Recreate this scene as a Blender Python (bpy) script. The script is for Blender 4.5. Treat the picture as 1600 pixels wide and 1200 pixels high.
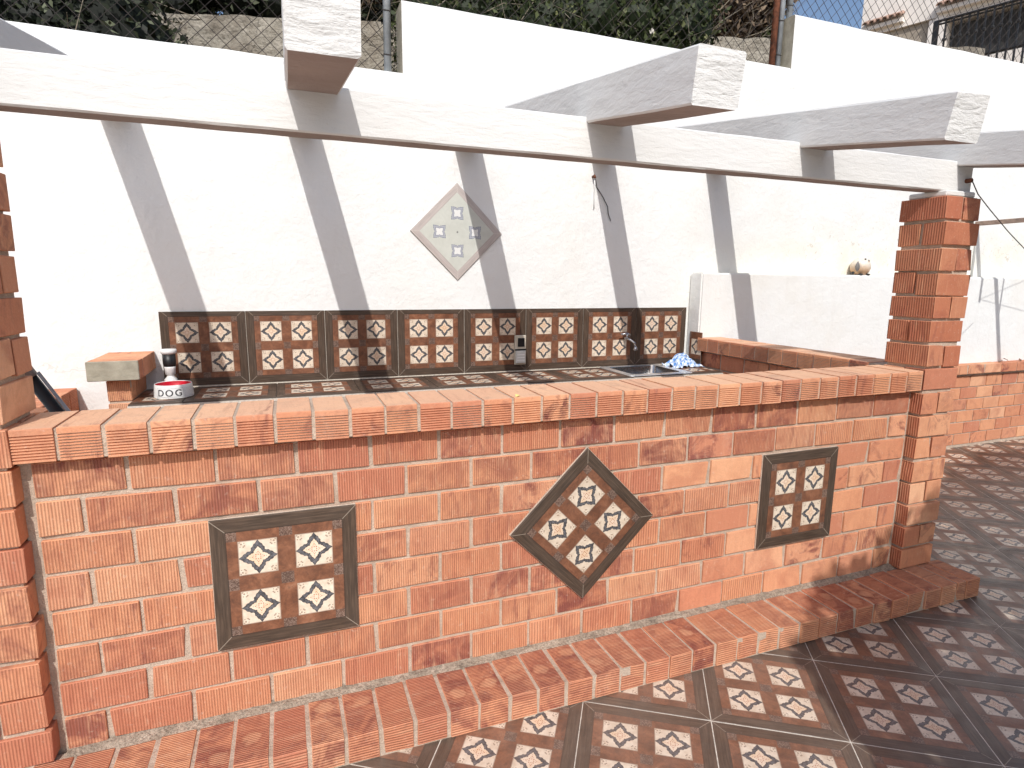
import bpy, bmesh, math, random
import numpy as np
from mathutils import Vector, Matrix, Euler
random.seed(7); rng = np.random.default_rng(7)
for o in list(bpy.data.objects): bpy.data.objects.remove(o)
scn = bpy.context.scene
COL = scn.collection

# ------------------------------------------------------------------ camera
cam_d = bpy.data.cameras.new('camera'); cam = bpy.data.objects.new('camera', cam_d); COL.objects.link(cam)
right = Vector((0.93516448, -0.35408493, 0.00955247)); up = Vector((0.05242716, 0.16503439, 0.98489342))
fwd = Vector((0.35031241, 0.92053653, -0.17289797))
CAMLOC = Vector((0.6197, -2.0857, 1.5224))
m = Matrix(((right.x, up.x, -fwd.x, CAMLOC.x), (right.y, up.y, -fwd.y, CAMLOC.y), (right.z, up.z, -fwd.z, CAMLOC.z), (0, 0, 0, 1)))
cam.matrix_world = m
cam_d.sensor_width = 36; cam_d.lens = 36 * 923.59 / 1600; cam_d.clip_start = 0.05; cam_d.clip_end = 2000
scn.camera = cam
scn.render.resolution_x = 1024; scn.render.resolution_y = 768

# ------------------------------------------------------------------ light
SUN = Vector((0.282, 1.0, -0.95)).normalized()
w = bpy.data.worlds.new('World'); scn.world = w; w.use_nodes = True
nt = w.node_tree; nt.nodes.clear()
sky = nt.nodes.new('ShaderNodeTexSky'); sky.sky_type = 'NISHITA'; sky.sun_disc = False
sky.sun_elevation = math.asin(-SUN.z); sky.sun_rotation = math.atan2(-SUN.x, -SUN.y) % (2 * math.pi)
sky.air_density = 0.9; sky.dust_density = 2.0; sky.ozone_density = 1.3
bg = nt.nodes.new('ShaderNodeBackground'); bg.inputs[1].default_value = 0.125
wo = nt.nodes.new('ShaderNodeOutputWorld'); nt.links.new(sky.outputs[0], bg.inputs[0]); nt.links.new(bg.outputs[0], wo.inputs[0])
sd = bpy.data.lights.new('sun', 'SUN'); sd.energy = 2.7; sd.angle = math.radians(0.55); sd.color = (1.0, 0.975, 0.935)
so = bpy.data.objects.new('sun', sd); COL.objects.link(so); so.rotation_euler = SUN.to_track_quat('-Z', 'Y').to_euler(); so.location = (-3, -10, 10)
scn.view_settings.view_transform = 'Standard'; scn.view_settings.look = 'None'
scn.view_settings.exposure = 0.24; scn.view_settings.gamma = 1; scn.view_settings.use_curve_mapping = False

# ------------------------------------------------------------------ node helper
class G:
    """tiny expression builder for a material's node tree"""
    def __init__(s, name):
        s.mat = bpy.data.materials.new(name); s.mat.use_nodes = True
        s.nt = s.mat.node_tree; s.nt.nodes.clear()
        s.out = s.n('ShaderNodeOutputMaterial'); s.bsdf = s.n('ShaderNodeBsdfPrincipled')
        s.l(s.bsdf.outputs[0], s.out.inputs[0])
    def n(s, t, **k):
        x = s.nt.nodes.new(t)
        for a, b in k.items(): setattr(x, a, b)
        return x
    def l(s, a, b): s.nt.links.new(a, b)
    def set(s, inp, v):
        if isinstance(v, (int, float)):
            inp.default_value = (v, v, v) if inp.type == 'VECTOR' else ((v, v, v, 1) if inp.type == 'RGBA' else v)
        elif isinstance(v, (tuple, list)):
            inp.default_value = (tuple(v) + (1,))[:4] if inp.type == 'RGBA' else tuple(v)
        else: s.l(v, inp)
    def m(s, op, a, b=0.0, c=0.0):
        x = s.n('ShaderNodeMath', operation=op); s.set(x.inputs[0], a); s.set(x.inputs[1], b); s.set(x.inputs[2], c); return x.outputs[0]
    def add(s, a, b): return s.m('ADD', a, b)
    def sub(s, a, b): return s.m('SUBTRACT', a, b)
    def mul(s, a, b): return s.m('MULTIPLY', a, b)
    def lt(s, a, b): return s.m('LESS_THAN', a, b)
    def gt(s, a, b): return s.m('GREATER_THAN', a, b)
    def mx(s, a, b): return s.m('MAXIMUM', a, b)
    def mn(s, a, b): return s.m('MINIMUM', a, b)
    def ab(s, a): return s.m('ABSOLUTE', a)
    def mix(s, f, a, b, mode='MIX'):
        x = s.n('ShaderNodeMix', data_type='RGBA', blend_type=mode); s.set(x.inputs[0], f); s.set(x.inputs[6], a); s.set(x.inputs[7], b); return x.outputs[2]
    def rmp(s, v, a, b, c=0.0, d=1.0):
        x = s.n('ShaderNodeMapRange'); s.set(x.inputs[0], v); s.set(x.inputs[1], a); s.set(x.inputs[2], b); s.set(x.inputs[3], c); s.set(x.inputs[4], d); return x.outputs[0]
    def ramp(s, v, stops, mode='LINEAR'):
        x = s.n('ShaderNodeValToRGB'); x.color_ramp.interpolation = mode; e = x.color_ramp.elements
        e[0].position = stops[0][0]; e[0].color = tuple(stops[0][1]) + (1,); e[1].position = stops[-1][0]; e[1].color = tuple(stops[-1][1]) + (1,)
        for p, c in stops[1:-1]:
            q = e.new(p); q.color = tuple(c) + (1,)
        s.set(x.inputs[0], v); return x.outputs[0]
    def noise(s, vec, scale, detail=4, rough=.55, dist=0.0, out=0):
        x = s.n('ShaderNodeTexNoise'); x.inputs['Scale'].default_value = scale; x.inputs['Detail'].default_value = detail
        x.inputs['Roughness'].default_value = rough; x.inputs['Distortion'].default_value = dist
        if vec is not None: s.l(vec, x.inputs['Vector'])
        return x.outputs[out]
    def obj(s): return s.n('ShaderNodeTexCoord').outputs['Object']
    def geo(s): return s.n('ShaderNodeNewGeometry').outputs['Position']
    def uv(s): return s.n('ShaderNodeTexCoord').outputs['UV']
    def sep(s, v):
        x = s.n('ShaderNodeSeparateXYZ'); s.l(v, x.inputs[0]); return x.outputs
    def comb(s, a, b, c=0.0):
        x = s.n('ShaderNodeCombineXYZ'); s.set(x.inputs[0], a); s.set(x.inputs[1], b); s.set(x.inputs[2], c); return x.outputs[0]
    def vm(s, op, a, b):
        x = s.n('ShaderNodeVectorMath', operation=op); s.set(x.inputs[0], a); s.set(x.inputs[1], b); return x.outputs[0]
    def rnd(s): return s.n('ShaderNodeObjectInfo').outputs['Random']
    def roff(s, v, k=37.0):
        r = s.rnd(); return s.vm('ADD', v, s.comb(s.mul(r, k), s.mul(r, k * 1.7), s.mul(r, k * .6)))
    def bump(s, h, dist, strength=1.0, nrm=None):
        x = s.n('ShaderNodeBump'); x.inputs['Strength'].default_value = strength; x.inputs['Distance'].default_value = dist; s.l(h, x.inputs['Height'])
        if nrm is not None: s.l(nrm, x.inputs['Normal'])
        return x.outputs[0]
    def done(s, col, rough=.8, nrm=None, metal=0.0, spec=None):
        s.set(s.bsdf.inputs['Base Color'], col); s.set(s.bsdf.inputs['Roughness'], rough); s.bsdf.inputs['Metallic'].default_value = metal
        if nrm is not None: s.l(nrm, s.bsdf.inputs['Normal'])
        if spec is not None: s.bsdf.inputs['Specular IOR Level'].default_value = spec
        return s.mat

def plain(name, col, rough=.6, metal=0.0, var=.12, scale=30, bd=0.0):
    g = G(name); n = g.noise(g.obj(), scale, 5)
    a = tuple(min(1, c * (1 - var)) for c in col); b = tuple(min(1, c * (1 + var)) for c in col)
    nr = g.bump(n, bd) if bd else None
    return g.done(g.ramp(n, [(.3, a), (.7, b)]), rough, nr, metal)

# ------------------------------------------------------------------ materials
def brick_mat(name, ribs, pitch=.0086, depth=.0022, old=0.0, lite=0.0, red=0.0):
    g = G(name); o = g.roff(g.obj()); r = g.rnd()
    base = g.ramp(r, [(0, (.82, .42, .25)), (.15, (.64, .27, .165)), (.3, (.88, .50, .31)), (.42, (.60, .25, .165)), (.55, (.78, .38, .225)), (.7, (.84, .45, .27)), (.82, (.64, .27, .175)), (.92, (.76, .36, .22)), (1, (.90, .55, .36))])
    big = g.noise(o, 5.5, 3, .6, .5)
    base = g.mix(g.rmp(big, .46, .66, 0, .55), base, g.mix(g.rnd(), (.74, .37, .22), (.50, .19, .125)))
    r2 = g.m('FRACT', g.mul(r, 7.31)); r3 = g.m('FRACT', g.mul(r, 19.7)); r4 = g.m('FRACT', g.mul(r, 41.3))
    scorch = g.mul(g.rmp(g.noise(o, 9, 4, .65, 1.0), .50 - old * .13, .66 - old * .06), g.rmp(r2, .50 - old * .50, 1.0, 0, .9))
    base = g.mix(scorch, base, (.21, .062, .066))
    pale = g.mul(g.rmp(g.noise(g.vm('ADD', o, (5, 3, 1)), 14, 5, .7, .6), .56, .78), g.rmp(r3, .4, 1.0, 0, .6))
    base = g.mix(pale, base, (.74, .50, .38))
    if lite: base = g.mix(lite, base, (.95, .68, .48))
    if red: base = g.mix(red, base, (.46, .15, .085))
    # colour bands that follow the extrusion of the clay
    u0, v0, _ = g.sep(g.uv()); a_, b_ = (u0, v0) if ribs != 'H' else (v0, u0)
    sv = g.comb(g.add(g.mul(a_, 62), g.mul(r, 90)), g.add(g.mul(b_, 7), g.mul(r, 33)), g.mul(r, 11))
    st = g.noise(sv, 1, 3, .6, .35)
    k_ = 1.0 if ribs else .35
    base = g.mix(g.mul(g.rmp(st, .54, .76), .55 * k_), base, (.40, .13, .085))
    base = g.mix(g.mul(g.rmp(st, .44, .28), .40 * k_), base, (.92, .60, .40))
    sv2 = g.comb(g.add(g.mul(a_, 24), g.mul(r, 51)), g.add(g.mul(b_, 5), g.mul(r, 77)), g.mul(r, 23))
    base = g.mix(g.mul(g.rmp(g.noise(sv2, 1, 4, .65, .5), .56, .70), g.rmp(r4, .55 - old * .55, 1.1, 0, .8)), base, (.22, .07, .075))
    fine = g.noise(o, 170, 4, .7)
    base = g.mix(.55, base, g.mix(fine, (.6, .6, .6), (1.25, 1.25, 1.25)), 'MULTIPLY')
    u, v, _ = g.sep(g.uv())
    nr = None
    if 'finely' in name:    # firing marks: pale rounds where the bricks were stacked
        x_, y_, z_ = g.sep(g.obj())
        dd_ = g.m('SQRT', g.add(g.m('POWER', g.ab(g.sub(x_, g.add(.035, g.mul(r4, .04)))), 2.0), g.m('POWER', g.ab(g.sub(y_, g.add(.05, g.mul(r3, .13)))), 2.0)))
        dd_ = g.add(dd_, g.mul(g.sub(g.noise(o, 26, 4, .6), .5), .05))
        base = g.mix(g.mul(g.rmp(dd_, .034, .020), g.rmp(r2, .45, .8, 0, .6)), base, (.86, .52, .33))
        base = g.mix(g.mul(g.rmp(g.ab(g.sub(dd_, .036)), .007, .002), g.rmp(r2, .45, .8, 0, .35)), base, (.35, .12, .08))
        base = g.mix(g.rmp(g.noise(g.vm('ADD', o, (9, 9, 9)), 11, 5, .7), .60, .72, 0, .55), base, (.30, .17, .12))
    if ribs:
        t = u if ribs == 'V' else v
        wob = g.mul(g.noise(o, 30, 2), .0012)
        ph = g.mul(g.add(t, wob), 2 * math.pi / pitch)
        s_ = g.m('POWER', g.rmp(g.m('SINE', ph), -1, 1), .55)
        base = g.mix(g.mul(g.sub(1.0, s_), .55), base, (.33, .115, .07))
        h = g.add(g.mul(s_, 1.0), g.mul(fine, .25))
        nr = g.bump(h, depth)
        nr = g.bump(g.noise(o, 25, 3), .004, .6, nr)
    else:
        nr = g.bump(g.add(fine, g.mul(g.noise(o, 30, 3), 2.5)), .0011)
    base = g.mix(1.0, base, (.93, .86, .80), 'MULTIPLY')
    edge = g.rmp(g.noise(o, 60, 3), .62, .8)
    base = g.mix(g.mul(edge, .35), base, (.78, .62, .5))
    return g.done(base, .82, nr, spec=.25)
M = {}
M['brick'] = brick_mat('terracotta brick smooth', None)
M['brick_v'] = brick_mat('terracotta brick ribbed upright', 'V')
M['brick_h'] = brick_mat('terracotta brick ribbed level', 'H')
M['brick_f'] = brick_mat('terracotta brick finely ribbed', 'H', .0082, .0026, old=.8)
M['brick_ff'] = brick_mat('terracotta brick finely ribbed front', 'H', .0100, .0024, old=.4)
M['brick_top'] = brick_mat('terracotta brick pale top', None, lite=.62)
M['brick_red'] = brick_mat('dark red brick smooth', None, red=.55)
M['brick_vr'] = brick_mat('dark red brick coarsely ribbed', 'V', .0125, .0032, red=.5)
M['brick_v2'] = brick_mat('terracotta brick coarsely ribbed', 'V', .0125, .0022)
M['brick_vo'] = brick_mat('terracotta brick ribbed and stained', 'V', old=1.0)
BR = [M['brick'], M['brick_v'], M['brick_h'], M['brick_f'], M['brick_ff'], M['brick_top'], M['brick_vo'], M['brick_red'], M['brick_vr'], M['brick_v2']]

g = G('cement mortar'); p = g.geo()
c = g.ramp(g.noise(p, 12, 6, .65), [(.3, (.46, .35, .265)), (.5, (.60, .475, .37)), (.7, (.70, .57, .455))])
c = g.mix(g.rmp(g.noise(p, 200, 3), .35, .65, 0, .5), c, (.30, .25, .2))
M['mortar'] = g.done(c, .95, g.bump(g.add(g.noise(p, 140, 4, .7), g.mul(g.noise(p, 30, 3), 2)), .004))
g = G('grey concrete'); p = g.geo()
c = g.ramp(g.noise(p, 3.2, 7, .68), [(.25, (.17, .145, .11)), (.42, (.32, .28, .225)), (.55, (.44, .40, .33)), (.75, (.56, .51, .43))])
c = g.mix(g.rmp(g.noise(p, 30, 5, .7), .5, .72, 0, .7), c, (.14, .12, .095))
M['concrete'] = g.done(c, .95, g.bump(g.add(g.noise(p, 35, 6, .7), g.mul(g.noise(p, 8, 3), 2)), .03))
g = G('smooth cement cap'); p = g.geo()
c = g.ramp(g.noise(p, 16, 5, .6), [(.3, (.30, .27, .205)), (.7, (.46, .42, .33))])
M['cement'] = g.done(c, .9, g.bump(g.noise(p, 90, 4), .003))

g = G('grimy mortar'); p = g.geo()
c = g.ramp(g.noise(p, 14, 6, .7), [(.25, (.14, .115, .085)), (.42, (.36, .29, .22)), (.6, (.52, .42, .325)), (.8, (.60, .49, .385))])
c = g.mix(g.rmp(g.noise(p, 120, 3), .45, .6, 0, .5), c, (.16, .13, .10))
M['grimy'] = g.done(c, .95, g.bump(g.add(g.noise(p, 120, 4, .7), g.mul(g.noise(p, 40, 3), 2)), .008))
def plaster(name, amp, horiz=False, stains=.5, col=(.825, .83, .815), patch=0):
    g = G(name); p = g.geo()
    q = p
    if horiz:
        x, y, z = g.sep(p); q = g.comb(g.mul(x, .45), g.mul(y, .45), g.mul(z, 1.6))
    n1 = g.noise(q, 6, 3, .5); n2 = g.noise(q, 28, 4, .6, .4); n3 = g.noise(p, 110, 3, .6)
    dirt = g.rmp(g.noise(p, 1.3, 5, .6), .5, .75, 0, stains)
    c = g.mix(dirt, col, (.75, .715, .64))
    c = g.mix(g.mul(g.rmp(g.noise(p, 60, 4, .7), .66, .74), g.rmp(g.noise(p, .9, 3), .5, .62, 0, .8)), c, (.60, .52, .40))
    x, y, z = g.sep(p)
    streak = g.rmp(g.noise(g.comb(g.mul(x, 14), g.mul(y, 14), g.mul(z, .9)), 1, 4, .6), .55, .8, 0, stains * .35)
    c = g.mix(streak, c, (.66, .63, .58))
    vo = g.n('ShaderNodeTexVoronoi', feature='DISTANCE_TO_EDGE'); vo.inputs['Scale'].default_value = .9
    g.l(g.vm('ADD', p, g.vm('MULTIPLY', g.noise(p, 3, 4, .6, 0, 1), (.35, .35, .35))), vo.inputs['Vector'])
    crk = g.mul(g.lt(vo.outputs['Distance'], .0022), g.rmp(g.noise(p, .8, 2), .58, .66))
    c = g.mix(g.mul(crk, .28), c, (.42, .39, .36))
    if patch:   # flaking paint and damp marks low on the right hand part of the wall
        near = g.mul(g.rmp(x, 4.2, 5.2), g.rmp(z, 2.25, 1.75))
        fl = g.mul(g.rmp(g.noise(p, 16, 5, .75, 1.5), .60, .64), near)
        c = g.mix(g.mul(g.rmp(g.noise(p, 4, 3), .4, .65), g.mul(near, .5)), c, (.80, .74, .57))
        c = g.mix(g.mul(fl, .8), c, (.46, .39, .30))
        band = g.mul(g.rmp(z, 1.95, 1.6), g.rmp(x, 3.6, 4.0))
        c = g.mix(g.mul(band, .45), c, (.84, .80, .68))
    h = g.add(g.add(g.mul(n1, 2.2), g.mul(n2, 1.0)), g.mul(n3, .22))
    return g.done(c, .9, g.bump(h, amp), spec=.2)
M['wall'] = plaster('white painted render', .0045, stains=.35, patch=1)
M['block'] = plaster('white lime wash', .0035, stains=.6)
M['beam'] = plaster('white painted concrete beam', .0035, True, .25, (.73, .725, .71))
M['rough'] = plaster('white rough render', .009, True, .2, (.73, .725, .71))

g = G('brown underside'); p = g.geo()  # darker brown tone for the bottom faces of beam and rafters
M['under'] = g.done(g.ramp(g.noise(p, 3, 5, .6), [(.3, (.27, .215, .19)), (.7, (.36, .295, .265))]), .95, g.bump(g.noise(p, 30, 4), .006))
def tile_mat(name, pale=False, dusty=0.0):
    g = G(name); u, v, _ = g.sep(g.uv()); o = g.roff(g.comb(u, v), 11.0)
    cx = g.ab(g.sub(u, .5)); cy = g.ab(g.sub(v, .5)); mm = g.mx(cx, cy); mi = g.mn(cx, cy)
    frame = g.gt(mm, .405)
    along = g.m('ADD', g.mul(g.gt(cx, cy), v), g.mul(g.lt(cx, cy), u))
    grain = g.noise(g.comb(g.mul(along, 4), g.mul(mm, 75), g.mul(g.rnd(), 50)), 1, 4, .6, .3)
    if pale: fcol = g.ramp(grain, [(.25, (.38, .34, .32)), (.7, (.56, .50, .475))])
    else: fcol = g.ramp(grain, [(.25, (.026, .016, .010)), (.5, (.066, .041, .027)), (.75, (.12, .078, .052))])
    mitre = g.mul(frame, g.lt(g.ab(g.sub(cx, cy)), .0035))
    fcol = g.mix(mitre, fcol, (.30, .25, .2) if not pale else (.6, .55, .5))
    rust_n = g.noise(o, 7, 6, .7, .6); rust_f = g.noise(o, 45, 4, .7)
    if pale: bcol = g.ramp(rust_n, [(.3, (.52, .54, .49)), (.7, (.60, .62, .57))])
    else:
        bcol = g.ramp(rust_n, [(.25, (.07, .028, .016)), (.45, (.165, .062, .03)), (.6, (.25, .10, .05)), (.78, (.38, .19, .11))])
        bcol = g.mix(g.rmp(rust_f, .5, .75, 0, .6), bcol, (.06, .03, .02))
        # little floral blocks where the bars cross and meet the frame
        dx = g.mn(cx, g.ab(g.sub(cx, .375))); dy = g.mn(cy, g.ab(g.sub(cy, .375)))
        orn = g.mul(g.lt(dx, .045), g.lt(dy, .045))
        of = g.mul(g.sub(g.noise(g.comb(cx, cy), 42, 2, .6, 2.5), .5), 2.6)
        bcol = g.mix(g.mul(orn, .75), bcol, g.mix(g.gt(g.add(of, g.mul(rust_f, .8)), .45), (.075, .05, .04), (.25, .185, .15)))
        bcol = g.mix(g.mul(g.lt(g.ab(g.sub(mm, .402)), .004), .8), bcol, (.02, .014, .01))
    pq = g.m('DIVIDE', g.sub(cx, .1935), .132); qq = g.m('DIVIDE', g.sub(cy, .1935), .132)
    a = g.ab(pq); b = g.ab(qq); sq = g.mx(a, b)
    insq = g.lt(sq, 1.0)
    big = g.mx(a, b); sml = g.mn(a, b)
    ang = g.m('DIVIDE', g.m('ARCTAN2', sml, big), math.pi / 4)
    rad = g.m('SQRT', g.add(g.mul(a, a), g.mul(b, b)))
    fc = g.n('ShaderNodeFloatCurve'); cm = fc.mapping.curves[0]
    pts = [(0, 1.0), (.11, .89), (.22, .81), (.34, .785), (.44, .73), (.54, .665), (.64, .66), (.76, .63), (.88, .555), (1, .535)]
    cm.points[0].location = pts[0]; cm.points[1].location = pts[-1]
    for q in pts[1:-1]: cm.points.new(*q)
    fc.mapping.update(); g.l(ang, fc.inputs[1])
    rr = g.m('DIVIDE', rad, fc.outputs[0])
    rr = g.add(rr, g.mul(g.sub(g.noise(o, 40, 2), .5), .05))
    cream = g.ramp(g.noise(o, 18, 5, .6), [(.3, (.62, .50, .38)), (.7, (.82, .72, .59))])
    inner = g.mix(g.rmp(g.noise(o, 9, 3), .4, .65), (.80, .66, .52), (.76, .56, .38))
    def dot(px, py, r, soft=1):
        d = g.m('SQRT', g.add(g.m('POWER', g.ab(g.sub(big, px)), 2.0), g.m('POWER', g.ab(g.sub(sml, py)), 2.0))); return g.lt(d, r)
    dots = g.mx(g.mx(dot(.13, .0, .035), dot(.30, .0, .034)), g.mx(dot(.42, 0, .022), g.mx(dot(.12, .12, .04), dot(.23, .06, .024))))
    inner = g.mix(g.mul(dots, .85), inner, (.42, .13, .05))
    cm2 = g.mx(g.mx(dot(.83, .83, .055), dot(.88, .68, .035)), g.mx(dot(.72, .66, .045), dot(.92, .90, .035)))
    corner = g.mix(g.mul(cm2, .75), cream, (.25, .16, .11))
    band_in = .62
    edge = g.ab(g.sub(rr, .815))
    bandc = g.mix(g.rmp(g.noise(o, 60, 3), .35, .65), (.035, .036, .042), (.15, .15, .165))
    bandc = g.mix(g.gt(edge, .145), bandc, (.012, .012, .014))
    star = g.mix(g.gt(rr, band_in), inner, g.mix(g.gt(rr, 1.0), bandc, corner))
    if pale:
        line = g.mx(g.lt(g.ab(g.sub(rr, .98)), .05), g.lt(g.ab(g.sub(rr, .64)), .05))
        star = g.mix(g.lt(rr, .62), bcol, (.74, .75, .74)); star = g.mix(g.mul(g.gt(rr, .62), g.lt(rr, 1.0)), star, (.40, .42, .47))
        star = g.mix(line, star, (.20, .22, .28))
        col = g.mix(insq, bcol, star)
        col = g.mix(g.lt(mm, .012), col, (.2, .2, .2))
    else:
        star = g.mix(g.gt(sq, .955), star, g.mix(.5, star, (.12, .06, .04)))
        col = g.mix(insq, bcol, star)
    col = g.mix(frame, col, fcol)
    dust = g.mul(g.noise(o, 3, 5, .6), .06 if not pale else .05)
    col = g.mix(.5, col, g.mix(g.rnd(), (.72, .70, .68), (1.22, 1.2, 1.18)), 'MULTIPLY')
    col = g.mix(dust, col, (.62, .55, .48))
    if dusty:
        gp = g.geo()
        dn = g.add(g.mul(g.noise(gp, 1.6, 5, .65), .7), g.mul(g.noise(gp, 14, 4, .7), .3))
        col = g.mix(g.mul(g.rmp(dn, .30, .70), dusty), col, (.54, .42, .33))
        col = g.mix(g.mul(g.rmp(g.noise(gp, 55, 3, .7), .70, .76), .5), col, (.66, .58, .50))
    rel = g.add(g.mul(frame, g.rmp(mm, .405, .5, .0, -.6)), g.mul(grain, g.mul(frame, .3)))
    nr = g.bump(g.add(rel, g.mul(rust_f, .12)), .003)
    rg = g.rmp(g.noise(o, 6, 4), .3, .7, .30, .58)
    return g.done(col, rg, nr, spec=.65 if dusty else .28)
M['tile'] = tile_mat('glazed wood look star tile'); M['tile_floor'] = tile_mat('dusty wood look star tile', dusty=.22); M['tile_pale'] = tile_mat('whitewashed star tile', True)
M['tile_edge'] = plain('dark tile edge', (.10, .08, .065), .7)
M['grout'] = plain('cream grout', (.66, .60, .52), .9, var=.2, scale=60)
M['black'] = plain('black paint', (.012, .012, .013), .45, var=.3)
M['white_p'] = plain('white plastic', (.82, .82, .80), .35, var=.03)
M['beige_p'] = plain('aged beige plastic', (.55, .50, .41), .5, var=.08)
M['grey_p'] = plain('light grey plastic', (.60, .60, .57), .5, var=.05)
M['red'] = plain('red enamel', (.55, .012, .03), .3, var=.1)
M['steel'] = plain('brushed steel', (.55, .55, .54), .22, 1.0, var=.1, scale=60)
M['steel_w'] = plain('bright steel rim', (.82, .82, .80), .35, .7, var=.06)
M['chrome'] = plain('chrome', (.50, .50, .51), .16, 1.0, var=.03)
M['galv'] = plain('galvanised pipe', (.36, .385, .40), .55, .35, var=.22, scale=14)
M['rust'] = plain('rusted steel', (.17, .06, .03), .9, var=.5, scale=30, bd=.004)
M['wire'] = plain('weathered wire', (.055, .045, .04), .8, var=.4)
M['ink'] = plain('grey black ink', (.05, .05, .055), .6)
M['ink2'] = plain('faint grey ink', (.45, .44, .44), .6)
M['sleeve'] = plain('grey cloth sleeve', (.33, .31, .295), .9, var=.15, scale=80, bd=.002)
M['wood'] = plain('weathered batten', (.32, .23, .18), .85, var=.3, scale=18)
M['housew'] = plain('cream house render', (.86, .80, .74), .9, var=.08, scale=2, bd=.01)
M['houseb'] = plain('beige render', (.42, .36, .29), .9, var=.2, scale=3, bd=.02)
M['roof_tile'] = plain('clay roof tile', (.40, .26, .2), .85, var=.35, scale=8)
M['interior'] = plain('dark porch interior', (.030, .029, .028), .8, var=.4, scale=3)
M['olive'] = plain('olive cloth', (.14, .13, .07), .9)
g = G('earth'); p = g.geo()
M['earth'] = g.done(g.ramp(g.noise(p, 1.5, 8, .7), [(.3, (.13, .095, .06)), (.6, (.25, .19, .12)), (.8, (.36, .30, .2))]), .95, g.bump(g.noise(p, 6, 6), .08))
g = G('blue check cloth'); u, v, _ = g.sep(g.uv())
chk = g.mul(g.add(g.gt(g.m('FRACT', g.mul(u, 11)), .5), g.gt(g.m('FRACT', g.mul(v, 11)), .5)), .5)
M['cloth'] = g.done(g.mix(chk, (.80, .86, .92), (.10, .27, .62)), .9, g.bump(g.noise(g.obj(), 60, 3), .004))
def leafm(name, a, b, c=None):
    g = G(name); n = g.n('ShaderNodeVertexColor'); n.layer_name = 'tint'; r_, _, _ = g.sep(n.outputs[0])
    stops = [(0, a), (1, b)] if c is None else [(0, a), (.55, b), (1, c)]
    g.done(g.ramp(r_, stops), .62, spec=.3)
    return g.mat
M['leaf_dark'] = leafm('dark shrub leaf', (.006, .009, .005), (.032, .042, .020), (.22, .24, .15))
M['leaf_green'] = leafm('green shrub leaf', (.018, .028, .010), (.075, .095, .033), (.27, .27, .12))
M['leaf_dry'] = leafm('dry shrub leaf', (.05, .032, .022), (.15, .10, .06), (.33, .25, .16))
M['leaf_tree'] = leafm('tree leaf', (.03, .05, .02), (.08, .11, .04))
M['twig'] = plain('pale dry twig', (.34, .29, .22), .9, var=.3)
M['bark'] = plain('bark', (.12, .09, .065), .9, var=.3, bd=.01)
M['petal'] = plain('pale blossom', (.85, .80, .72), .6)
M['yellow'] = plain('yellow blossom', (.85, .70, .25), .6)
M['dryleaf'] = plain('fallen dry leaf', (.17, .09, .05), .8, var=.3)
M['greenpot'] = plain('dark green plastic', (.015, .045, .035), .4)
M['gold'] = plain('figurine speckle', (.70, .50, .33), .5, var=.2)
M['fig'] = None
g = G('glazed figurine body'); x, y, z = g.sep(g.obj())
cc = g.mix(g.rmp(z, .03, .10), (.66, .42, .24), (.78, .72, .62)); cc = g.mix(g.rmp(g.noise(g.obj(), 60, 3), .5, .7, 0, .5), cc, (.55, .46, .36))
M['fig'] = g.done(cc, .45, g.bump(g.noise(g.obj(), 80, 3), .003))

# ------------------------------------------------------------------ object helpers
def tag(o, label=None, cat=None, group=None, kind=None):
    if label: o['label'] = label
    if cat: o['category'] = cat
    if group: o['group'] = group
    if kind: o['kind'] = kind
    return o
def thing(name, label, cat, loc=(0, 0, 0), rot=(0, 0, 0), group=None):
    o = bpy.data.objects.new(name, None); o.empty_display_size = .1; COL.objects.link(o); o.location = loc; o.rotation_euler = rot
    return tag(o, label, cat, group)
def part(name, me, parent=None, loc=(0, 0, 0), rot=(0, 0, 0)):
    """loc is a world position when the parent is an unrotated empty: it is converted to the parent's space"""
    o = bpy.data.objects.new(name, me); COL.objects.link(o)
    if parent is not None:
        o.parent = parent
        par = parent; off = Vector((0, 0, 0))
        while par is not None: off += Vector(par.location); par = par.parent
        o.location = Vector(loc) - off
    else: o.location = loc
    o.rotation_euler = rot
    return o
def newmesh(name, verts, faces, mats, uvs=None, mi=None, smooth=False):
    me = bpy.data.meshes.new(name); me.from_pydata([tuple(v) for v in verts], [], faces); 
    for x in (mats if isinstance(mats, (list, tuple)) else [mats]): me.materials.append(x)
    if mi is not None: me.polygons.foreach_set('material_index', mi)
    if uvs is not None:
        l = me.uv_layers.new(name='UVMap'); l.data.foreach_set('uv', np.array(uvs, 'f').ravel())
    if smooth: me.polygons.foreach_set('use_smooth', [True] * len(me.polygons))
    me.update(); return me
def faceuv(me):
    l = me.uv_layers.new(name='UVMap')
    for p_ in me.polygons:
        n = p_.normal; a = max(range(3), key=lambda i: abs(n[i]))
        for li in p_.loop_indices:
            co = me.vertices[me.loops[li].vertex_index].co
            l.data[li].uv = (co.y, co.z) if a == 0 else ((co.x, co.z) if a == 1 else (co.x, co.y))
def box_bm(w, d, h, bev=.0, seg=1, jit=0.0):
    """box from (0,0,0) to (w,d,h)"""
    bm = bmesh.new(); bmesh.ops.create_cube(bm, size=1)
    for v in bm.verts:
        v.co = Vector(((v.co.x + .5) * w, (v.co.y + .5) * d, (v.co.z + .5) * h)) + Vector([random.uniform(-jit, jit) for _ in range(3)])
    if bev: bmesh.ops.bevel(bm, geom=list(bm.edges), offset=bev, segments=seg, affect='EDGES')
    return bm
def bm_mesh(bm, name, mats, smooth=False, uv=True):
    me = bpy.data.meshes.new(name); bm.to_mesh(me); bm.free()
    for x in (mats if isinstance(mats, (list, tuple)) else [mats]): me.materials.append(x)
    if uv: faceuv(me)
    if smooth: me.polygons.foreach_set('use_smooth', [True] * len(me.polygons))
    return me
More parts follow.
